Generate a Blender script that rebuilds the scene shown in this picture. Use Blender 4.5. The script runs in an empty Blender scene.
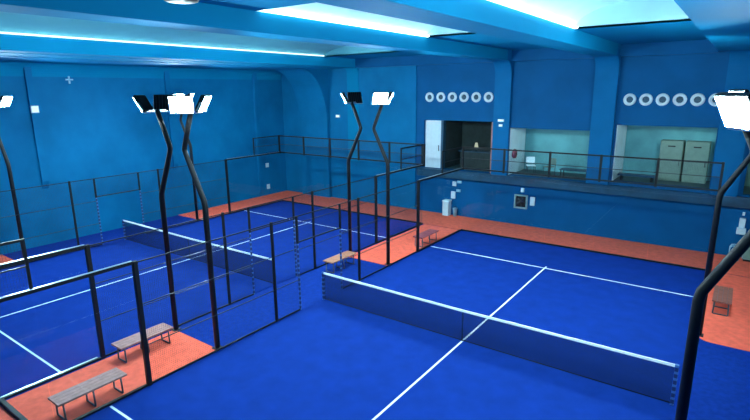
import bpy, bmesh, math, random
from mathutils import Vector, Matrix
random.seed(4)
sc = bpy.context.scene
COL = sc.collection

# ------------------------------------------------------------------ materials
def new_mat(name):
    m = bpy.data.materials.new(name); m.use_nodes = True
    nt = m.node_tree; nt.nodes.clear()
    out = nt.nodes.new('ShaderNodeOutputMaterial')
    return m, nt, out

def N(nt, typ, **kw):
    n = nt.nodes.new(typ)
    for k, v in kw.items():
        setattr(n, k, v)
    return n

def paint(name, c, rough=.6, var=.12, scale=3., metal=0., spec=.4, bump=0., bscale=60.):
    m, nt, out = new_mat(name)
    b = N(nt, 'ShaderNodeBsdfPrincipled')
    tc = N(nt, 'ShaderNodeTexCoord')
    no = N(nt, 'ShaderNodeTexNoise'); no.inputs['Scale'].default_value = scale; no.inputs['Detail'].default_value = 4
    nt.links.new(tc.outputs['Object'], no.inputs['Vector'])
    r = N(nt, 'ShaderNodeValToRGB')
    r.color_ramp.elements[0].position = .3; r.color_ramp.elements[1].position = .7
    r.color_ramp.elements[0].color = tuple(x * (1 - var) for x in c) + (1,)
    r.color_ramp.elements[1].color = tuple(min(1, x * (1 + var)) for x in c) + (1,)
    nt.links.new(no.outputs['Fac'], r.inputs['Fac'])
    nt.links.new(r.outputs['Color'], b.inputs['Base Color'])
    b.inputs['Roughness'].default_value = rough
    b.inputs['Metallic'].default_value = metal
    b.inputs['Specular IOR Level'].default_value = spec
    if bump:
        n2 = N(nt, 'ShaderNodeTexNoise'); n2.inputs['Scale'].default_value = bscale
        nt.links.new(tc.outputs['Object'], n2.inputs['Vector'])
        bp = N(nt, 'ShaderNodeBump'); bp.inputs['Strength'].default_value = bump; bp.inputs['Distance'].default_value = .01
        nt.links.new(n2.outputs['Fac'], bp.inputs['Height'])
        nt.links.new(bp.outputs['Normal'], b.inputs['Normal'])
    nt.links.new(b.outputs[0], out.inputs[0])
    return m

def emit(name, c, s):
    m, nt, out = new_mat(name)
    e = N(nt, 'ShaderNodeEmission'); e.inputs[0].default_value = tuple(c) + (1,); e.inputs[1].default_value = s
    nt.links.new(e.outputs[0], out.inputs[0])
    return m

def grid(name, c, ax1, ax2, cell, wire):
    """woven wire or cord: opaque along the grid lines, open between them"""
    m, nt, out = new_mat(name)
    tc = N(nt, 'ShaderNodeTexCoord'); sp = N(nt, 'ShaderNodeSeparateXYZ')
    nt.links.new(tc.outputs['Object'], sp.inputs[0])
    fs = []
    for a in (ax1, ax2):
        d = N(nt, 'ShaderNodeMath', operation='DIVIDE'); d.inputs[1].default_value = cell
        nt.links.new(sp.outputs[a], d.inputs[0])
        f = N(nt, 'ShaderNodeMath', operation='FRACT'); nt.links.new(d.outputs[0], f.inputs[0])
        l = N(nt, 'ShaderNodeMath', operation='LESS_THAN'); l.inputs[1].default_value = wire / cell
        nt.links.new(f.outputs[0], l.inputs[0]); fs.append(l)
    mx = N(nt, 'ShaderNodeMath', operation='MAXIMUM')
    nt.links.new(fs[0].outputs[0], mx.inputs[0]); nt.links.new(fs[1].outputs[0], mx.inputs[1])
    b = N(nt, 'ShaderNodeBsdfPrincipled'); b.inputs['Base Color'].default_value = tuple(c) + (1,)
    b.inputs['Roughness'].default_value = .5
    t = N(nt, 'ShaderNodeBsdfTransparent')
    s = N(nt, 'ShaderNodeMixShader')
    nt.links.new(mx.outputs[0], s.inputs[0]); nt.links.new(t.outputs[0], s.inputs[1]); nt.links.new(b.outputs[0], s.inputs[2])
    nt.links.new(s.outputs[0], out.inputs[0])
    return m

def dotted(name, c1, c2, cell):
    m, nt, out = new_mat(name)
    tc = N(nt, 'ShaderNodeTexCoord'); sp = N(nt, 'ShaderNodeSeparateXYZ')
    nt.links.new(tc.outputs['Object'], sp.inputs[0])
    d = N(nt, 'ShaderNodeMath', operation='DIVIDE'); d.inputs[1].default_value = cell
    nt.links.new(sp.outputs[2], d.inputs[0])
    f = N(nt, 'ShaderNodeMath', operation='FRACT'); nt.links.new(d.outputs[0], f.inputs[0])
    l = N(nt, 'ShaderNodeMath', operation='LESS_THAN'); l.inputs[1].default_value = .4
    nt.links.new(f.outputs[0], l.inputs[0])
    mx = N(nt, 'ShaderNodeMix', data_type='RGBA')
    mx.inputs[6].default_value = tuple(c1) + (1,); mx.inputs[7].default_value = tuple(c2) + (1,)
    nt.links.new(l.outputs[0], mx.inputs[0])
    b = N(nt, 'ShaderNodeBsdfPrincipled'); b.inputs['Roughness'].default_value = .5
    nt.links.new(mx.outputs[2], b.inputs['Base Color']); nt.links.new(b.outputs[0], out.inputs[0])
    return m

def glass(name):
    m, nt, out = new_mat(name)
    t = N(nt, 'ShaderNodeBsdfTransparent'); t.inputs[0].default_value = (.93, .975, .985, 1)
    g = N(nt, 'ShaderNodeBsdfGlossy'); g.inputs['Roughness'].default_value = .02
    lw = N(nt, 'ShaderNodeLayerWeight'); lw.inputs[0].default_value = .5
    pw = N(nt, 'ShaderNodeMath', operation='POWER'); pw.inputs[1].default_value = 5.
    ml = N(nt, 'ShaderNodeMath', operation='MULTIPLY_ADD'); ml.inputs[1].default_value = .18; ml.inputs[2].default_value = .015
    nt.links.new(lw.outputs['Facing'], pw.inputs[0]); nt.links.new(pw.outputs[0], ml.inputs[0])
    s = N(nt, 'ShaderNodeMixShader')
    nt.links.new(ml.outputs[0], s.inputs[0]); nt.links.new(t.outputs[0], s.inputs[1]); nt.links.new(g.outputs[0], s.inputs[2])
    nt.links.new(s.outputs[0], out.inputs[0])
    return m

M = {}
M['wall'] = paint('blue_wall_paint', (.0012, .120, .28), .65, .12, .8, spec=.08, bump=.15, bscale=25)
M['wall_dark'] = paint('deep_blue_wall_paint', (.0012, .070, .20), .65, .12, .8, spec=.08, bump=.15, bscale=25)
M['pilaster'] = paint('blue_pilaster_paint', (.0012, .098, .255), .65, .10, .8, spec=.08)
M['ceil'] = paint('blue_ceiling_paint', (.0012, .165, .33), .75, .06, .5, spec=.05)
M['vault'] = paint('pale_vault_plaster', (.50, .78, .82), .7, .06, 1.2, spec=.2)
M['vault_dimmed'] = paint('dimmed_vault_plaster', (.10, .34, .42), .8, .06, 1.2, spec=.1)  # vault plaster darkened in colour so the longest bay reads as dimly lit
M['slab'] = paint('dark_teal_slab_edge', (.006, .05, .10), .45, .3, 2.)
M['turf'] = paint('blue_turf', (.003, .027, .215), .95, .16, 7., spec=.08, bump=.6, bscale=220)
M['turf2'] = paint('blue_turf_court', (.003, .028, .22), .95, .10, 2.2, spec=.08, bump=.6, bscale=220)
M['line'] = paint('white_line', (.72, .80, .88), .9, .05, 20, spec=.1)
M['mat'] = paint('orange_matting', (.85, .125, .075), .85, .12, 5., spec=.15, bump=.3, bscale=150)
M['black'] = paint('black_coated_steel', (.005, .006, .009), .5, .2, 8., spec=.25)
M['steel'] = paint('dark_steel', (.010, .013, .020), .45, .2, 8., spec=.4)
M['channel'] = paint('light_metal_channel', (.45, .55, .58), .3, .1, 8., metal=.8)
M['tab'] = paint('pale_clip', (.22, .42, .55), .5, .1, 8.)
M['tape'] = paint('white_tape', (.80, .86, .90), .7, .05, 20)
M['bench_top'] = paint('grey_brown_bench_top', (.34, .155, .14), .6, .15, 9.)
M['bench_red'] = paint('reddish_bench_top', (.30, .06, .07), .6, .15, 9.)
M['bench_tan'] = paint('tan_bench_top', (.42, .17, .10), .6, .15, 9.)
M['bench_brown'] = paint('brown_bench_top', (.24, .075, .055), .6, .15, 9.)
M['bench_leg'] = paint('grey_bench_steel', (.10, .10, .12), .35, .15, 9., metal=.5)
M['white'] = paint('white_plastic', (.48, .58, .64), .5, .05, 6.)
M['panel'] = paint('pale_blue_white_panel', (.62, .82, .88), .6, .06, 2.)
M['room'] = paint('pale_teal_room_wall', (.10, .33, .38), .7, .15, 1.4)
M['room_green'] = paint('grey_green_room_wall', (.16, .33, .28), .7, .2, 1.2)
M['cream'] = paint('cream_locker_paint', (.13, .21, .18), .6, .1, 4.)
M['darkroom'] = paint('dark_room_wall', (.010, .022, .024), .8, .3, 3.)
M['roomfloor'] = paint('dark_gallery_floor', (.02, .06, .075), .5, .3, 3.)
M['red'] = paint('dull_red_plastic', (.25, .05, .08), .6, .1, 6.)
M['greygreen'] = paint('grey_green_paint', (.22, .34, .34), .6, .15, 6.)
M['mesh_side'] = grid('welded_wire_mesh_side', (.01, .012, .018), 1, 2, .05, .0016)
M['mesh_back'] = grid('welded_wire_mesh_back', (.01, .012, .018), 0, 2, .05, .0016)
M['net'] = grid('net_cord', (.004, .008, .026), 0, 2, .02, .0075)
M['jamb'] = dotted('gate_jamb_tape', (.006, .02, .10), (.05, .14, .36), .15)
M['glass'] = glass('court_glass')
M['lens'] = emit('floodlight_lens', (.64, .94, 1.0), 720.)
M['led'] = emit('cove_led', (.80, .97, 1.0), 7.5)
M['led_dim'] = emit('cove_led_dim', (.70, .97, 1.0), 1.9)
M['lamp'] = emit('small_lamp', (.6, .92, 1.0), 1.3)
M['room_fill'] = emit('gallery_fill_tube', (.85, 1.0, .92), 22.)

# ------------------------------------------------------------------ geometry
class MB:
    def __init__(s): s.bm = bmesh.new()
    def box(s, x0, x1, y0, y1, z0, z1, bev=0.):
        vs = [s.bm.verts.new((x, y, z)) for x in (x0, x1) for y in (y0, y1) for z in (z0, z1)]
        q = [(0, 1, 3, 2), (4, 6, 7, 5), (0, 4, 5, 1), (2, 3, 7, 6), (0, 2, 6, 4), (1, 5, 7, 3)]
        fs = [s.bm.faces.new([vs[i] for i in f]) for f in q]
        if bev:
            es = {e for f in fs for e in f.edges}
            bmesh.ops.bevel(s.bm, geom=list(es), offset=bev, segments=2, affect='EDGES', profile=.5)
        return s
    def tube(s, pts, r, n=10, caps=True):
        pts = [Vector(p) for p in pts]; rs = r if isinstance(r, (list, tuple)) else [r] * len(pts)
        rings = []
        for i, p in enumerate(pts):
            a = pts[max(i - 1, 0)]; b = pts[min(i + 1, len(pts) - 1)]
            d = (b - a).normalized()
            u = d.cross(Vector((0, 1, 0)) if abs(d.y) < .9 else Vector((1, 0, 0))).normalized(); v = d.cross(u)
            rings.append([s.bm.verts.new(p + (u * math.cos(t) + v * math.sin(t)) * rs[i]) for t in [2 * math.pi * k / n for k in range(n)]])
        for A, B in zip(rings, rings[1:]):
            for k in range(n):
                s.bm.faces.new((A[k], A[(k + 1) % n], B[(k + 1) % n], B[k])).smooth = True
        if caps:
            s.bm.faces.new(rings[0]); s.bm.faces.new(rings[-1][::-1])
        return s
    def prism(s, poly, axis, a, b):
        """extrude a 2-D outline along an axis; poly in the other two axes, in x,y,z order"""
        def P(p, t):
            c = list(p); c.insert(axis, t); return c
        A = [s.bm.verts.new(P(p, a)) for p in poly]; B = [s.bm.verts.new(P(p, b)) for p in poly]
        n = len(poly)
        s.bm.faces.new(A); s.bm.faces.new(B[::-1])
        for k in range(n):
            s.bm.faces.new((A[k], B[k], B[(k + 1) % n], A[(k + 1) % n]))
        return s
    def lathe(s, prof, c, axis=2, n=24, closed=False):
        c = Vector(c); rings = []
        for r, h in prof:
            ring = []
            for k in range(n):
                t = 2 * math.pi * k / n
                p = [r * math.cos(t), r * math.sin(t)]; p.insert(axis, h)
                ring.append(s.bm.verts.new(c + Vector(p)))
            rings.append(ring)
        pairs = list(zip(rings, rings[1:])) + ([(rings[-1], rings[0])] if closed else [])
        for A, B in pairs:
            for k in range(n):
                s.bm.faces.new((A[k], A[(k + 1) % n], B[(k + 1) % n], B[k])).smooth = True
        if not closed:
            s.bm.faces.new(rings[0]); s.bm.faces.new(rings[-1])
        return s
    def quadstrip(s, rows):
        R = [[s.bm.verts.new(p) for p in r] for r in rows]
        for A, B in zip(R, R[1:]):
            for k in range(len(A) - 1):
                s.bm.faces.new((A[k], A[k + 1], B[k + 1], B[k])).smooth = True
        return s
    def xform(s, m): bmesh.ops.transform(s.bm, matrix=m, verts=s.bm.verts); return s
    def build(s, name, mat, parent=None, origin=None, fix=True):
        """link as ONE object; the mesh is written in world coordinates unless the parent sits elsewhere"""
        o0 = Vector((0, 0, 0))
        p = parent
        while p is not None:
            o0 += Vector(p.location); p = p.parent
        off = Vector(origin) if origin is not None else Vector((0, 0, 0))
        if parent is None:
            bmesh.ops.translate(s.bm, verts=s.bm.verts, vec=-off)
        else:
            bmesh.ops.translate(s.bm, verts=s.bm.verts, vec=-o0)
        if fix: bmesh.ops.recalc_face_normals(s.bm, faces=s.bm.faces)
        me = bpy.data.meshes.new(name); s.bm.to_mesh(me); s.bm.free()
        me.materials.append(mat)
        o = bpy.data.objects.new(name, me); COL.objects.link(o)
        if parent is not None: o.parent = parent
        elif origin is not None: o.location = off
        return o

def tag(o, label, cat, group=None):
    o['label'] = label; o['category'] = cat
    if group: o['group'] = group
    return o
def thing(name, label, cat, loc, group=None, rz=0.):
    o = bpy.data.objects.new(name, None); COL.objects.link(o); o.location = loc; o.rotation_euler = (0, 0, rz)
    o.empty_display_size = .2
    return tag(o, label, cat, group)
def struct(o): o['kind'] = 'structure'; return o
def dup(root, loc, rz, label, group=None):
    r = root.copy(); COL.objects.link(r); r.location = loc; r.rotation_euler = (0, 0, rz); r['label'] = label
    if group: r['group'] = group
    for ch in list(root.children):
        c = ch.copy(); COL.objects.link(c); c.parent = r
        for g in list(ch.children):
            d = g.copy(); COL.objects.link(d); d.parent = c
    return r

# ------------------------------------------------------------------ camera (solved from the court's regulation size)
cx, cy, cz = 10.4128, -11.4205, 6.6052
yaw, pit, rol = -.626071, -.232465, -.0096233
fwd = Vector((math.sin(yaw) * math.cos(pit), math.cos(yaw) * math.cos(pit), math.sin(pit)))
r0 = Vector((math.cos(yaw), -math.sin(yaw), 0)); u0 = r0.cross(fwd)
rr = r0 * math.cos(rol) + u0 * math.sin(rol); uu = -r0 * math.sin(rol) + u0 * math.cos(rol)
cam = bpy.data.cameras.new('camera'); co = bpy.data.objects.new('camera', cam); COL.objects.link(co)
R = Matrix((rr, uu, -fwd)).transposed()
co.matrix_world = Matrix.Translation((cx, cy, cz)) @ R.to_4x4()
cam.sensor_width = 36; cam.lens = 506.11 * 36 / 750; cam.clip_start = .05; cam.clip_end = 200
sc.camera = co

# ------------------------------------------------------------------ room shell
XL, XR, YB, YN = -14.3, 13.2, 12.55, -13.5
ZS = 8.35          # flat ceiling
ZB = 7.9           # beam soffit
struct(MB().box(XL - .3, XR + .3, YN, YB + 3.2, -.2, 0).build('floor', M['turf']))
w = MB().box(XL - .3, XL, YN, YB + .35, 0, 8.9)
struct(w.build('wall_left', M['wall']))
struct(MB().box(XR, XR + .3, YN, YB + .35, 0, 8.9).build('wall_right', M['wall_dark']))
# back wall with its four gallery openings
OPEN = [(-3.6, .35, 2.45, 5.03), (1.2, 5.0, 2.45, 4.76), (5.98, 9.6, 2.6, 5.05), (10.72, 12.7, 2.5, 4.9)]
w = MB()
xs = [XL] + [v for o in OPEN for v in o[:2]] + [XR]
xs[0] = -4.2
for a, b in zip(xs[0::2], xs[1::2]): w.box(a, b, YB, YB + .35, 0, 8.9)
for a, b, z0, z1 in OPEN:
    w.box(a, b, YB, YB + .35, 0, z0); w.box(a, b, YB, YB + .35, z1, 8.9)
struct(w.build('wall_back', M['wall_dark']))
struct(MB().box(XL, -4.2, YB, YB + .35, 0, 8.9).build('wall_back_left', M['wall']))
# gallery slab edge below the openings
struct(MB().box(-3.9, XR, YB - .24, YB - .001, 2.03, 2.44, .015).build('trim_1', M['slab']))
# rooms behind the openings
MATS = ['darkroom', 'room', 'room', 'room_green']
for i, (a, b, z0, z1) in enumerate(OPEN):
    a2, b2 = a + (1.15 if i == 0 else 0), b
    w = MB()
    y1 = YB + 2.3
    w.box(a2 - .1, b2 + .1, y1, y1 + .1, z0 - .1, z1 + .3)
    w.box(b2, b2 + .1, YB + .36, y1, z0 - .1, z1 + .3)
    w.box(a2 - .1, a2, YB + .36, y1, z0 - .1, z1 + .3)
    struct(w.build('wall_room_%d' % (i + 1), M[MATS[i]]))
    struct(MB().box(a2 - .1, b2 + .1, YB + .36, y1, z1 + .05, z1 + .15).build('ceiling_room_%d' % (i + 1), M[MATS[i]]))
    struct(MB().box(a2 - .1, b2 + .1, YB + .36, y1, z0 - .1, z0).build('floor_room_%d' % (i + 1), M['roomfloor']))
# pale reveals on the left side of three openings
k = 2
for (a, b, z0, z1), wd in zip(OPEN[1:3], (.03, .03)):
    struct(MB().box(a + .002, a + wd, YB + .02, YB + 2.2, z0 + .005, z1 - .005).build('trim_%d' % k, M['panel'])); k += 1
d = struct(MB().box(-3.58, -2.62, YB + .12, YB + .2, 2.46, 5.0, .01).build('door_1', M['white']))
MB().box(-2.60, -2.46, YB + .08, YB + .34, 2.46, 5.02).build('jamb', M['slab'], d)
MB().tube([(-2.72, YB + .06, 3.4), (-2.72, YB + .06, 3.7)], .02, 8).build('door_handle', M['steel'], d)
MB().box(.24, .33, YB + .05, YB + .33, 2.46, 5.0).build('door_stop', M['bench_top'], d)

# ---- beams, pilasters and haunches
def rib(name, x0, x1, soffit, fy, fz, depth=.21, top=8.9, y_near=YN, foot=2.441, mt='ceil'):
    m = MB()
    yf = YB - depth
    pts = [(y_near, top), (y_near, soffit)]
    n = 10
    for i in range(n + 1):
        t = math.pi / 2 * i / n
        pts.append((yf - fy + fy * math.sin(t), soffit - fz + fz * math.cos(t)))
    pts += [(yf, foot), (YB - .002, foot), (YB - .002, top)]
    m.prism(pts, 0, x0, x1)
    return struct(m.build(name, M[mt]))
for k, (x0, x1) in enumerate(((.42, 1.24), (4.95, 5.88), (9.3, 10.55))):
    struct(MB().box(x0, x1, YN, YB - .8, ZB, 8.9).build('trim_%d' % (5 + k), M['ceil']))
    rib('trim_%d' % (16 + k), x0 + (.35 if k == 2 else 0), x1, ZB, .58, .7, y_near=YB - .799, mt='pilaster')
struct(MB().box(9.3, 9.649, YB - .799, YB - .002, ZB, 8.9).build('trim_19', M['pilaster']))
rib('trim_8', -8.85, -8.0, 7.88, .3, .3, depth=.02)
rib('trim_9', -12.6, -10.3, 7.84, 2.1, 3.0, depth=.25, foot=0, mt='wall')
struct(MB().box(-4.35, -4.08, YB - .07, YB - .002, 0.02, 7.86).build('trim_10', M['wall']))
# ring beam on the back wall between the pilasters
m = MB()
for a, b in ((-8.0, -4.501), (-4.5, .42), (1.24, 4.95), (5.88, 9.3), (10.55, XR)):
    m.box(a, b, YB - .3, YB - .003, 7.86, 8.9)
struct(m.build('trim_11', M['wall_dark']))
# flat ceiling with barrel-vaulted coffers between the beams
coffers = [(-8.0, .42, -9.0, 9.6, .6, ZS), (1.24, 4.95, -3.2, 4.45, .62, ZS), (5.88, 9.3, -6.5, 5.3, .68, ZS)]
flat = MB(); vaults = []
for a, b, y0, y1, h, zs in coffers:
    flat.box(a, b, YN, y0, zs, zs + .06); flat.box(a, b, y1, YB, zs, zs + .06)
    vault = MB(); vaults.append(vault)
    n = 20
    arc = [(a + (b - a) * (0.5 - .5 * math.cos(math.pi * i / n)), zs + h * math.sin(math.pi * i / n)) for i in range(n + 1)]
    vault.quadstrip([[(x, y0, z) for x, z in arc], [(x, y1, z) for x, z in arc]])
    for y in (y0, y1):
        vs = [vault.bm.verts.new((x, y, z)) for x, z in arc]
        vault.bm.faces.new(vs)
flat.box(10.55, XR, YN, YB, ZS, ZS + .06)
flat.box(XL, -8.85, YN, YB, 7.86, 7.92)
struct(flat.build('ceiling', M['ceil']))
for k, v in enumerate(vaults):
    struct(v.build('ceiling_vault_%d' % (k + 1), M['vault_dimmed' if k == 0 else 'vault'], fix=False))
# coved angle where the left wall meets its ceiling, with a rounded end towards the corner
m = MB()
pts = [(XL, 7.3)] + [(XL + .55 * (1 - math.cos(t)), 7.3 + .55 * math.sin(t)) for t in [math.pi / 2 * i / 8 for i in range(1, 9)]] + [(XL, 7.9)]
m.prism([(x, z) for x, z in pts], 1, YN, YB - .1)
struct(m.build('trim_12', M['ceil']))
# shallow ribs on the left wall, tapering off above the fence
def wall_rib(name, y, z0):
    m = MB()
    m.prism([(XL, 7.9), (XL + .16, 7.9), (XL + .16, z0 + .35), (XL, z0)], 1, y - .13, y + .13)
    return struct(m.build(name, M['wall']))
wall_rib('trim_13', -2.1, 2.5); wall_rib('trim_14', 4.3, 2.5); wall_rib('trim_15', 10.2, .05)

# ---- LED lines hidden at the foot of each vault
tags = ['long cool white LED line along the left edge of the longest ceiling vault',
        'cool white LED line along the left edge of the small middle ceiling vault',
        'cool white LED line along the left edge of the right-hand ceiling vault']
for (a, b, y0, y1, h, zs), lb in zip(coffers, tags):
    tag(MB().box(a + .03, a + .11, y0 + .1, y1 - .1, zs + .005, zs + .055).build('led_strip', M['led_dim' if a < -5 else 'led'], None, (a + .07, (y0 + y1) / 2, zs)), lb, 'light')

# ------------------------------------------------------------------ courts and matting
def court(x0, label):
    o = tag(MB().box(x0 + .06, x0 + 9.94, -9.95, 9.95, 0, .012).build('court_turf', M['turf2'], None, (x0 + 5, 0, 0)), label, 'court')
    m = MB(); z0, z1 = .012, .016
    m.box(x0 + .08, x0 + 9.92, 6.925, 6.975, z0, z1); m.box(x0 + .08, x0 + 9.92, -6.975, -6.925, z0, z1)
    m.box(x0 + 4.975, x0 + 5.025, -6.925, 6.925, z0, z1); m.box(x0 + 4.975, x0 + 5.025, 6.975, 7.15, z0, z1)
    m.build('court_line', M['line'], o)
    return o
court(0, 'large blue turf court with white lines nearest the camera, on the right')
court(-12.13, 'blue turf court with white lines on the far left beyond the fences')

def mat(poly, label, mt='mat'):
    xs_ = [p[0] for p in poly]; ys_ = [p[1] for p in poly]
    c = (sum(xs_) / len(poly), sum(ys_) / len(poly), 0)
    return tag(MB().prism(poly, 2, 0, .014).build('floor_mat', M[mt], None, c), label, 'mat')
def rect(a, b, c, d): return [(a, c), (b, c), (b, d), (a, d)]
mat(rect(-2.03, -.09, -8.2, -4.03), 'orange floor mat under two grey benches in the near fenced aisle')
mat(rect(-2.03, -.09, -12.5, -8.32), 'orange floor mat at the bottom left corner, beyond the dark kerb')
mat(rect(-2.03, -.09, 3.85, 10.02), 'orange floor mat in the far end of the aisle between the courts')
mat(rect(-14.28, -12.23, 4.2, 10.02), 'orange floor mat strip along the left wall at the far end')
mat(rect(-14.28, -12.23, -11.5, -4.15), 'orange floor mat patch at the left edge beside the left wall')
mat(rect(-14.28, 13.1, 10.08, YB - .02), 'long orange floor mat strip along the foot of the back wall')
cor = [(13.1, 10.02), (10.12, 10.02), (10.12, 4.0)] + [(10.12 + .3 * (1 - math.cos(t)), 4.0 - .3 * math.sin(t)) for t in [math.pi / 2 * i / 6 for i in range(1, 7)]] + [(13.1, 3.7)]
mat(cor, 'wide orange floor mat with a rounded corner at the right edge')

# ------------------------------------------------------------------ fences (wire mesh, along the court sides)
def side_fence(x, label, posts=(-6, -2, -1, 1, 2, 6), out=1):
    t = thing('wire_fence', label, 'fence', (x, 0, 0), 'wire fences along the court sides')
    for y in posts:
        if abs(y) == 1:
            MB().box(x - .03, x + .03, y - .03, y + .03, 2.15, 3.0, .006).build('post', M['black'], t)
            MB().box(x - .022, x + .022, y - .022, y + .022, .016, 2.149, .004).build('gate_jamb', M['jamb'], t)
        else:
            r = .05 if abs(y) == 6 else .035
            MB().box(x - r, x + r, y - r, y + r, .012, 3.03, .008).build('post', M['black'], t)
    MB().box(x - .014, x + .014, -6, 6, 2.975, 3.003, .004).build('top_rail', M['black'], t)
    for (a, b) in ((-6, -1), (1, 6)):
        for z in (1.0, 2.0):
            MB().box(x - .012, x + .012, a, b, z - .009, z + .009).build('mid_rail', M['steel'], t)
        MB().box(x - .015, x + .015, a, b, .015, .055).build('bottom_rail', M['black'], t)
        MB().box(x - .002, x + .002, a + .03, b - .03, .06, 2.96).build('mesh_panel', M['mesh_side'], t)
    MB().box(x - .002, x + .002, -1, 1, 2.2, 2.96).build('mesh_panel', M['mesh_side'], t)
    MB().box(x - .015, x + .015, -1, 1, 2.17, 2.21).build('gate_header', M['steel'], t)
    return t
side_fence(0, 'tall black wire fence on the left side of the near court')
side_fence(-2.13, 'second black wire fence, on the right side of the far left court')
side_fence(-12.13, 'black wire fence at far left, in front of the left blue wall')

def glass_side(x, s, label, rail=True, chan='black'):
    a, b = sorted((s * 6.06, s * 9.96))
    t = thing('glass_wall', label, 'glass wall', (x, (a + b) / 2, 0), 'glass walls around the courts')
    mid = s * 8.0
    for p, q in ((a, mid - .01), (mid + .01, b)):
        MB().box(x - .006, x + .006, p, q, .05, 2.98).build('glass_panel', M['glass'], t)
    MB().box(x - .04, x + .04, a, b, .013, .06, .008).build('base_channel', M['black'], t)
    if rail:
        MB().box(x - .035, x + .035, a, b, 2.97, 3.04, .006).build('top_rail', M['black'], t)
        MB().box(x - .03, x + .03, a, b, 3.041, 3.05).build('rail_highlight', M['channel'], t)  # pale strip standing in for the highlight along the rail top
    # raised mesh on the last two metres
    p, q = sorted((mid, s * 9.96))
    MB().box(x - .025, x + .025, mid - .025, mid + .025, 3.05, 4.03, .005).build('post', M['black'], t)
    MB().box(x - .025, x + .025, p, q, 3.98, 4.03, .005).build('top_rail', M['black'], t)
    MB().box(x - .012, x + .012, p, q, 3.49, 3.515).build('mid_rail', M['steel'], t)
    MB().box(x - .002, x + .002, p + .03, q - .03, 3.05, 3.98).build('mesh_panel', M['mesh_side'], t)
    return t
glass_side(0, -1, 'near glass wall beside the front bench, with black rail ending at stepped post')
glass_side(-2.13, -1, 'glass wall at lower left with pale highlight strip on its base, behind the front bench')
glass_side(0, 1, 'far glass wall along the left side of the near court, by reddish bench')
glass_side(-2.13, 1, 'far glass wall with black top rail rising to the corner post')
glass_side(-12.13, 1, 'glass wall beside the far left orange mat strip')
# pale strip put in for the bright highlight along the lower-left glass base
gl = [o for o in COL.objects if o.name.startswith('glass_wall')][1]
MB().box(-2.24, -2.18, -9.9, -6.1, .013, .05, .006).build('base_highlight', M['channel'], gl)

def glass_back(x0, label, end_post):
    y = 10.0
    t = thing('glass_wall', label, 'glass wall', (x0 + 5, y, 0), 'glass walls around the courts')
    for i in range(5):
        MB().box(x0 + 2 * i + .01, x0 + 2 * i + 1.99, y - .006, y + .006, .05, 2.98).build('glass_panel', M['glass'], t)
    MB().box(x0, x0 + 10, y - .04, y + .04, .015, .07, .008).build('base_channel', M['black'], t)
    for z, r, nm, mt in ((3.02, .03, 'bottom_rail', 'black'), (3.5, .012, 'mid_rail', 'steel'), (4.0, .028, 'top_rail', 'black')):
        MB().box(x0, x0 + 10, y - r, y + r, z - r, z + r).build(nm, M[mt], t)
    for i in range(6):
        r = .075 if (i == 5 and end_post) else .04
        MB().box(x0 + 2 * i - r, x0 + 2 * i + r, y - r, y + r, 2.95, 4.04, .006).build('post', M['black'], t)
    MB().box(x0 + .04, x0 + 9.96, y - .002, y + .002, 3.05, 3.97).build('mesh_panel', M['mesh_back'], t)
    return t
glass_back(0, 'glass wall with black railing on top behind the near court', False)
glass_back(-12.13, 'glass wall with black railing on top behind the far left court', True)
# dark kerb across the aisle
tag(MB().box(-2.05, -.06, -8.31, -8.21, 0, .09, .01).build('kerb', M['black'], None, (-1.06, -8.26, 0)), 'dark kerb across the orange aisle at bottom left corner', 'kerb')

# ------------------------------------------------------------------ nets
def net(x0, label):
    t = thing('padel_net', label, 'net', (x0 + 5, 0, 0))
    n = 20
    def top(x): return .90 + .03 * abs(x - 5) / 5
    X0, X1 = .12, 9.88
    rows = [[(x0 + X0 + (X1 - X0) * i / n, 0, .03) for i in range(n + 1)], [(x0 + X0 + (X1 - X0) * i / n, 0, top(X0 + (X1 - X0) * i / n) - .03) for i in range(n + 1)]]
    MB().quadstrip(rows).build('net_mesh', M['net'], t, fix=False)
    m = MB()
    for i in range(n):
        a = X0 + (X1 - X0) * i / n; b = X0 + (X1 - X0) * (i + 1) / n
        za, zb = top(a), top(b)
        m.prism([(x0 + a, za - .035), (x0 + b, zb - .035), (x0 + b, zb + .025), (x0 + a, za + .025)], 1, -.014, .014)
    m.build('top_tape', M['tape'], t)
    MB().box(x0 + 4.975, x0 + 5.025, -.006, .006, .02, .87).build('centre_strap', M['net'], t)
    for x in (.08, 9.92):
        MB().box(x0 + x - .035, x0 + x + .035, -.035, .035, .018, .96, .006).build('post', M['jamb'], t)
    MB().tube([(x0 + .1, 0, .05), (x0 + 9.9, 0, .05)], .012, 6).build('bottom_cord', M['black'], t)
    return t
net(0, 'low net with white top tape across the near court')
net(-12.13, 'low net with white top tape across the far left court')

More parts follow.
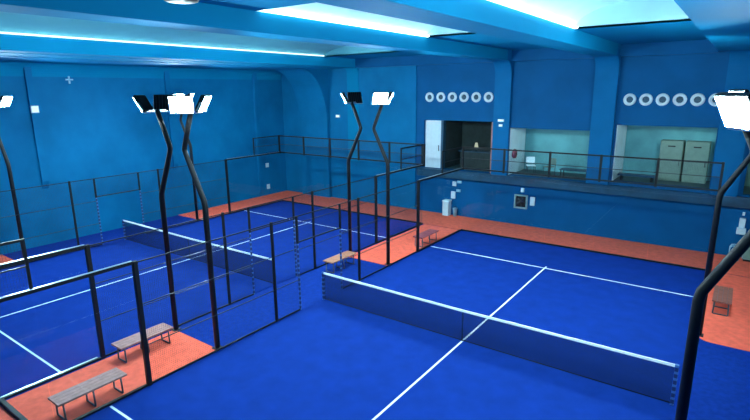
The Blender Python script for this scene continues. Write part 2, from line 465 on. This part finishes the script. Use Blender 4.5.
# ------------------------------------------------------------------ light poles with twin floodlights
def light_pole():
    t = thing('light_pole', '', 'lamp', (0, 0, 0), 'kinked light poles with twin floodlights')
    MB().box(-.11, .11, -.11, .11, .015, .035, .005).build('base_plate', M['black'], t)
    MB().tube([(0, 0, .02), (0, 0, 3.85), (-.02, 0, 3.98), (-.60, 0, 5.12), (-.63, 0, 5.22), (-.60, 0, 5.32), (-.22, 0, 6.16)], [.07] * 3 + [.062] * 4, 12).build('pole', M['black'], t)
    MB().box(-.24, -.18, -.42, .42, 6.12, 6.18, .008).build('crossbar', M['channel'], t)
    for s in (-1, 1):
        rot = Matrix.Translation((-.12, s * .31, 6.33)) @ Matrix.Rotation(s * math.radians(38), 4, 'Z') @ Matrix.Rotation(math.radians(28), 4, 'Y')
        h = MB().box(-.05, .03, -.27, .27, -.22, .22, .012)
        for k in range(7): h.box(-.085, -.05, -.24 + k * .075, -.225 + k * .075, -.19, .19)
        h.xform(rot)
        hb = h.build('floodlight', M['black'], t)
        l = MB().box(.031, .036, -.25, .25, -.20, .20); l.xform(rot)
        l.build('lens', M['lens'], hb)
        b = MB().box(-.03, .0, -.287, -.272, -.19, .03).box(-.03, .0, .272, .287, -.19, .03).box(-.03, .0, -.287, .287, -.26, -.245); b.xform(rot)
        b.build('bracket', M['channel'], hb)
    return t
p0 = light_pole(); p0.location = (-.13, -4, 0); p0['label'] = 'lit black kinked light pole standing right of the grey-topped bench, nearer aisle end'
PI = math.pi
dup(p0, (-2.0, -4, 0), PI, 'black kinked light pole at left with dark backs of its two floodlights')
dup(p0, (-.13, 4, 0), 0, 'lit black kinked light pole at the corner of the far aisle mat')
dup(p0, (-2.0, 4, 0), PI, 'thin black kinked light pole with unlit-looking floodlight backs in the centre')
dup(p0, (-12.26, -4, 0), 0, 'lit light pole cut by the left edge of the picture')
dup(p0, (-12.26, 4, 0), 0, 'light pole by the far left mat, half hidden by a nearer pole')
dup(p0, (10.22, -3.85, 0), PI, 'thick black kinked light pole nearest the camera at the right edge')
dup(p0, (10.14, 4, 0), PI, 'thinner black light pole at right, seen behind the thick one')

# ------------------------------------------------------------------ benches
def bench(name_lab, loc, mt):
    t = thing('bench', name_lab, 'bench', (0, 0, 0), 'low benches beside the courts')
    m = MB()
    for k in range(4): m.box(-.24 + k * .122, -.24 + k * .122 + .115, -.72, .72, .42, .465, .008)
    m.build('seat', M[mt], t)
    MB().box(-.19, .19, -.66, .66, .395, .419).build('seat_frame', M['bench_leg'], t)
    for y in (-.6, 0, .6):
        MB().tube([(-.17, y, .40), (-.19, y, .03), (-.17, y, .02), (.17, y, .02), (.19, y, .03), (.17, y, .40)], .02, 8).build('leg', M['bench_leg'], t)
    t.location = loc
    return t
bench('grey slatted bench at the bottom left, nearest the camera', (-.33, -7.15, .015), 'bench_top')
bench('grey slatted bench at the far side of the near orange mat, beside light pole', (-1.55, -5.2, .015), 'bench_top')
bench('tan bench on blue turf in the aisle between the two courts', (-1.42, 2.65, .0), 'bench_tan')
bench('small reddish bench on the far orange mat by the glass', (-.3, 7.2, .015), 'bench_red')
bench('brownish bench on the right-hand orange mat behind the thick pole', (10.55, 6.4, .015), 'bench_brown')

# ------------------------------------------------------------------ rings above the openings
def ring():
    t = thing('porthole_vent', '', 'vent', (0, 0, 0), 'round white vents high on the back wall')
    prof = [(.13, -.04), (.155, -.075), (.225, -.075), (.25, -.05), (.25, -.001), (.13, -.001)]
    MB().lathe(prof, (0, 0, 0), 1, 28, True).build('ring', M['white'], t)
    MB().lathe([(.13, -.004), (.13, -.02)], (0, 0, 0), 1, 24).build('vent_face', M['slab'], t)
    m = MB()
    for k in range(3): m.box(-.105, .105, -.035, -.022, -.068 + k * .06, -.052 + k * .06)
    m.build('vent_slats', M['steel'], t)
    return t
ORD = ['first', 'second', 'third', 'fourth', 'fifth', 'sixth']
r0_ = ring(); first = True
for (xa, xb, z, where) in ((-3.26, .06, 6.22, 'above the dark doorway'), (6.38, 9.42, 6.12, 'above the right-hand gallery opening')):
    for i in range(6):
        loc = (xa + (xb - xa) * i / 5, YB - .002, z)
        lab = '%s round white vent from the left in the row %s' % (ORD[i], where)
        if first: r0_.location = loc; r0_['label'] = lab; first = False
        else: dup(r0_, loc, 0, lab)
dup(r0_, (10.1, YB - .212, 6.1), 0, 'round white vent on the right pilaster, half hidden by the floodlight glow')

# ------------------------------------------------------------------ fittings on the walls
def wall_box(name, label, cat, x, z, w_, h_, d_=.08, mt='white', y=None):
    y = YB if y is None else y
    return tag(MB().box(x - w_ / 2, x + w_ / 2, y - d_, y - .001, z - h_ / 2, z + h_ / 2, .01).build(name, M[mt], None, (x, y, z)), label, cat)
# twin emergency lamps on the pilaster
for z, lab, w_ in ((5.12, 'upper white emergency lamp box on the pilaster right of the dark doorway', .30), (4.88, 'lower, smaller white lamp box on the pilaster right of doorway', .18)):
    t = thing('emergency_lamp', lab, 'lamp', (.83, YB - .21, z))
    MB().box(.83 - w_ / 2, .83 + w_ / 2, YB - .28, YB - .211, z - .06, z + .06, .01).build('housing', M['white'], t)
    MB().box(.83 - w_ / 2 + .02, .83 + w_ / 2 - .02, YB - .286, YB - .281, z - .04, z + .04).build('lamp_cover', M['lamp'], t)
# lamp on left wall rib, far left back wall
t = thing('emergency_lamp', 'bright box lamp on the left wall beside the vertical rib', 'lamp', (XL + .17, -2.1, 5.95))
MB().box(XL + .161, XL + .25, -2.25, -1.95, 5.8, 6.1, .01).build('housing', M['white'], t)
MB().box(XL + .251, XL + .256, -2.22, -1.98, 5.83, 6.07).build('lamp_cover', M['lamp'], t)
t = thing('emergency_lamp', 'tiny bright lamp on the far wall left of the middle light poles', 'lamp', (-9.6, YB, 5.1))
MB().box(-9.75, -9.45, YB - .07, YB - .001, 5.02, 5.18, .01).build('housing', M['white'], t)
MB().box(-9.73, -9.47, YB - .076, YB - .071, 5.04, 5.16).build('lamp_cover', M['lamp'], t)
# bracket high on left wall
t = thing('wall_bracket', 'small pale cross-shaped bracket high on the left wall', 'bracket', (XL, -.46, 7.2))
MB().box(XL + .001, XL + .03, -.62, -.30, 7.16, 7.22).build('horizontal_arm', M['tab'], t)
MB().box(XL + .001, XL + .03, -.50, -.43, 7.02, 7.15).build('lower_arm', M['tab'], t)
MB().box(XL + .001, XL + .03, -.50, -.43, 7.23, 7.34).build('upper_arm', M['tab'], t)
# socket plates and bin under the gallery
wall_box('switch_box', 'upper left white switch box under the dark doorway', 'switch', -1.67, 1.73, .2, .24)
wall_box('switch_box', 'faint grey plate at upper right of the switches under the doorway', 'switch', -1.38, 1.85, .24, .13, mt='tab')
wall_box('switch_box', 'faint grey plate at lower right of the switches under the doorway', 'switch', -1.42, 1.38, .24, .13, mt='tab')
wall_box('switch_box', 'lower, tallest white switch box under the dark doorway', 'switch', -1.72, 1.12, .24, .38)
t = thing('bin', 'tall white bin standing at the foot of the back wall', 'bin', (-1.98, YB - .25, .015))
MB().box(-2.16, -1.80, YB - .42, YB - .08, .016, .78, .02).build('body', M['white'], t)
MB().box(-2.18, -1.78, YB - .44, YB - .06, .781, .85, .02).build('lid', M['panel'], t)
t = thing('bucket', 'small grey bucket beside the tall white bin', 'bucket', (-1.5, YB - .22, .015))
MB().lathe([(.09, .016), (.115, .42), (.125, .43), (.125, .46), (.10, .46)], (-1.5, YB - .22, 0), 2, 18).build('body', M['tab'], t)
MB().tube([(-1.61, YB - .22, .44), (-1.58, YB - .24, .53), (-1.5, YB - .25, .56), (-1.42, YB - .24, .53), (-1.39, YB - .22, .44)], .008, 6).build('handle', M['steel'], t)
# wall fan with control
t = thing('wall_fan', 'black square wall fan in a pale frame on lower back wall', 'fan', (1.98, YB, 1.2))
m = MB()
for a, b, c, d_ in ((-.32, .32, .28, .34), (-.32, .32, -.34, -.28), (-.32, -.26, -.28, .28), (.26, .32, -.28, .28)):
    m.box(1.98 + a, 1.98 + b, YB - .12, YB - .001, 1.2 + c, 1.2 + d_)
m.build('frame', M['greygreen'], t)
MB().box(1.73, 2.23, YB - .03, YB - .002, .93, 1.47).build('back_plate', M['black'], t)
MB().lathe([(.02, -.11), (.06, -.10), (.06, -.03)], (1.98, YB, 1.2), 1, 16).build('hub', M['steel'], t)
for k in range(5):
    bl = MB().prism([(.05, -.02), (.21, -.06), (.23, .03), (.06, .04)], 1, -.075, -.065)
    bl.xform(Matrix.Translation((1.98, YB, 1.2)) @ Matrix.Rotation(k * 2 * PI / 5, 4, 'Y') @ Matrix.Rotation(.35, 4, 'X'))
    bl.build('blade', M['steel'], t)
wall_box('control_box', 'white control box right of the black wall fan', 'switch', 2.55, 1.28, .22, .42)
wall_box('control_box', 'small white box above the black wall fan', 'switch', 2.03, 1.78, .17, .2)
# little white plates near the far left corner
for z, h_, lab in ((1.95, .26, 'upper small white plate on the left wall near the far corner'), (.55, .30, 'lower small white plate on the left wall near the far corner')):
    tag(MB().box(XL + .001, XL + .04, 10.75, 11.0, z - h_ / 2, z + h_ / 2, .008).build('white_plate', M['white'], None, (XL, 10.87, z)), lab, 'socket')
# dispenser and low furniture at right
t = thing('wall_dispenser', 'white wall dispenser on back wall at the right edge', 'dispenser', (10.85, YB, 1.0))
MB().box(10.70, 11.0, YB - .3, YB - .001, 1.0, 1.22, .02).build('tray', M['white'], t)
MB().box(10.75, 10.95, YB - .2, YB - .001, 1.221, 1.62, .03).build('body', M['white'], t)
MB().box(10.81, 10.89, YB - .12, YB - .001, 1.72, 1.84, .01).build('nozzle', M['white'], t)
t = thing('cabinet', 'low grey-green cabinet against the back wall at the right edge', 'cabinet', (11.6, YB - .3, .015))
MB().box(11.0, 12.3, YB - .55, YB - .05, .10, .78, .01).build('body', M['greygreen'], t)
for a in (11.03, 11.67):
    dd = MB().box(a, a + .6, YB - .575, YB - .551, .14, .74, .006).build('door', M['cream'], t)
    MB().tube([(a + .5, YB - .595, .42), (a + .5, YB - .595, .56)], .01, 6).build('handle', M['steel'], dd)
MB().box(11.05, 12.25, YB - .5, YB - .1, .015, .099).build('plinth', M['black'], t)
t = thing('metal_rack', 'low pale arched metal rack left of the grey-green cabinet', 'rack', (10.75, YB - .5, .015))
for y in (YB - .62, YB - .36):
    MB().tube([(10.58, y, .016), (10.58, y, .50), (10.63, y, .58), (10.72, y, .60), (10.84, y, .58), (10.89, y, .50), (10.89, y, .016)], .02, 8).build('arch', M['tab'], t)
for x in (10.58, 10.89):
    MB().tube([(x, YB - .62, .3), (x, YB - .36, .3)], .014, 6).build('crossbar', M['tab'], t)

# ------------------------------------------------------------------ gallery rooms' contents
def chair(label, x, y, z, mt, rz=0.):
    t = thing('chair', label, 'chair', (0, 0, 0), 'chairs in the middle gallery opening')
    MB().box(-.21, .21, -.21, .21, .44, .47, .01).build('seat', M[mt], t)
    MB().box(-.21, .21, .19, .22, .55, .86, .012).build('backrest', M[mt], t)
    for sx in (-1, 1):
        for sy in (-1, 1):
            MB().tube([(sx * .19, sy * .19, .0), (sx * .18, sy * .18, .439)], .014, 6).build('leg', M['steel'], t)
        MB().tube([(sx * .18, .205, .471), (sx * .18, .205, .60)], .013, 6).build('back_post', M['steel'], t)
    t.location = (x, y, z); t.rotation_euler = (0, 0, rz)
    return t
chair('pale chair at the left of the middle gallery opening', 2.1, YB + .75, 2.451, 'panel', .5)
chair('pale yellowish chair in the middle of the middle gallery opening', 3.0, YB + .8, 2.451, 'cream', -.6)
t = thing('table', 'dark low table on the right of the middle gallery opening', 'table', (4.2, YB + .8, 2.451))
MB().box(3.55, 4.85, YB + .5, YB + 1.1, 2.83, 2.87, .01).build('tabletop', M['slab'], t)
for x in (3.62, 4.78):
    for y in (YB + .56, YB + 1.04):
        MB().tube([(x, y, 2.452), (x, y, 2.829)], .025, 6).build('leg', M['black'], t)
t = thing('wall_box', 'dull red round box fixed on the pale side wall of the middle opening', 'box', (1.232, YB + .5, 3.5))
MB().lathe([(.02, .001), (.22, .001), (.24, .03), (.22, .12), (.1, .16)], (1.232, YB + .6, 3.45), 0, 20).build('body', M['red'], t)
MB().lathe([(.03, .161), (.06, .161), (.05, .18)], (1.232, YB + .6, 3.45), 0, 12).build('knob', M['steel'], t)
for x, lab in ((8.0, 'left cream locker in the right-hand gallery opening'), (8.95, 'right cream locker in the right-hand gallery opening')):
    t = thing('locker', lab, 'locker', (x, YB + 1.6, 2.6), 'cream lockers in the gallery')
    MB().box(x - .44, x + .44, YB + 1.35, YB + 2.0, 2.605, 4.35, .01).build('body', M['cream'], t)
    dd = MB().box(x - .41, x + .41, YB + 1.325, YB + 1.349, 2.66, 4.3, .006).build('door', M['cream'], t)
    MB().box(x - .14, x + .14, YB + 1.318, YB + 1.324, 4.1, 4.15).build('vent_slot', M['black'], dd)
    MB().tube([(x + .34, YB + 1.30, 3.3), (x + .34, YB + 1.30, 3.5)], .012, 6).build('handle', M['steel'], dd)
t = thing('low_bench', 'dark long low bench at left in the right-hand gallery opening', 'bench', (6.85, YB + .7, 2.601))
MB().box(6.1, 7.6, YB + .5, YB + .9, 2.80, 2.88, .012).build('seat', M['slab'], t)
for x in (6.25, 7.45):
    MB().box(x - .04, x + .04, YB + .54, YB + .86, 2.602, 2.799).build('leg', M['black'], t)
# things faintly seen in the dark doorway
t = thing('bar_counter', 'dark counter faintly seen inside the dark doorway', 'counter', (-1.0, YB + 1.4, 2.46))
MB().box(-2.0, 0.0, YB + 1.2, YB + 1.6, 2.461, 3.3).build('front_panel', M['darkroom'], t)
MB().box(-2.1, 0.1, YB + 1.15, YB + 1.65, 3.301, 3.35, .01).build('countertop', M['slab'], t)
t = thing('table_lamp', 'tiny pale lamp glowing inside the dark doorway', 'lamp', (-1.15, YB + 1.4, 3.351))
MB().lathe([(.07, 3.352), (.07, 3.37), (.015, 3.39), (.015, 3.55)], (-1.15, YB + 1.4, 0), 2, 12).build('base', M['steel'], t)
MB().lathe([(.11, 3.551), (.06, 3.80)], (-1.15, YB + 1.4, 0), 2, 14).build('lamp_shade', emit('lamp_shade_glow', (.75, .85, .65), .6), t)
# fill tubes added to light the rooms, unseen behind the opening heads
for (a, b, z0, z1), lab in zip(OPEN[1:], ('added fill tube inside the middle gallery opening', 'added fill tube inside the right-hand gallery opening', 'added fill tube inside the gallery opening at the right edge')):
    t = thing('fill_tube', lab, 'lamp', ((a + b) / 2, YB + .75, z1 + .0), 'added fill tubes inside the gallery')
    MB().box(a + .5, b - .5, YB + .68, YB + .82, z1 + .0, z1 + .049).build('housing', M['white'], t)
    MB().tube([(a + .55, YB + .75, z1 - .02), (b - .55, YB + .75, z1 - .02)], .019, 8).build('tube', M['room_fill'], t)

# dark round unit under the ceiling at the top edge
t = thing('ceiling_unit', 'dark round unit hanging under the ceiling at the top edge', 'vent', (3.0, -6.3, ZS))
MB().lathe([(.04, 8.349), (.04, 8.10)], (3.0, -6.3, 0), 2, 12).build('stem', M['black'], t)
MB().lathe([(.10, 8.099), (.24, 8.05), (.27, 8.02), (.25, 7.99), (.12, 7.97), (.01, 7.965)], (3.0, -6.3, 0), 2, 28).build('body', M['black'], t)

# ------------------------------------------------------------------ world and view
wd = bpy.data.worlds.new('world'); sc.world = wd; wd.use_nodes = True
bg = wd.node_tree.nodes['Background']; bg.inputs[0].default_value = (.10, .42, .75, 1); bg.inputs[1].default_value = .55
sc.view_settings.view_transform = 'Standard'; sc.view_settings.look = 'None'
sc.view_settings.gamma = 1; sc.view_settings.use_curve_mapping = False
sc.view_settings.exposure = 0.
sc.cycles.transparent_max_bounces = 32
sc.cycles.max_bounces = 10
sc.cycles.diffuse_bounces = 5
sc.cycles.sample_clamp_indirect = 8
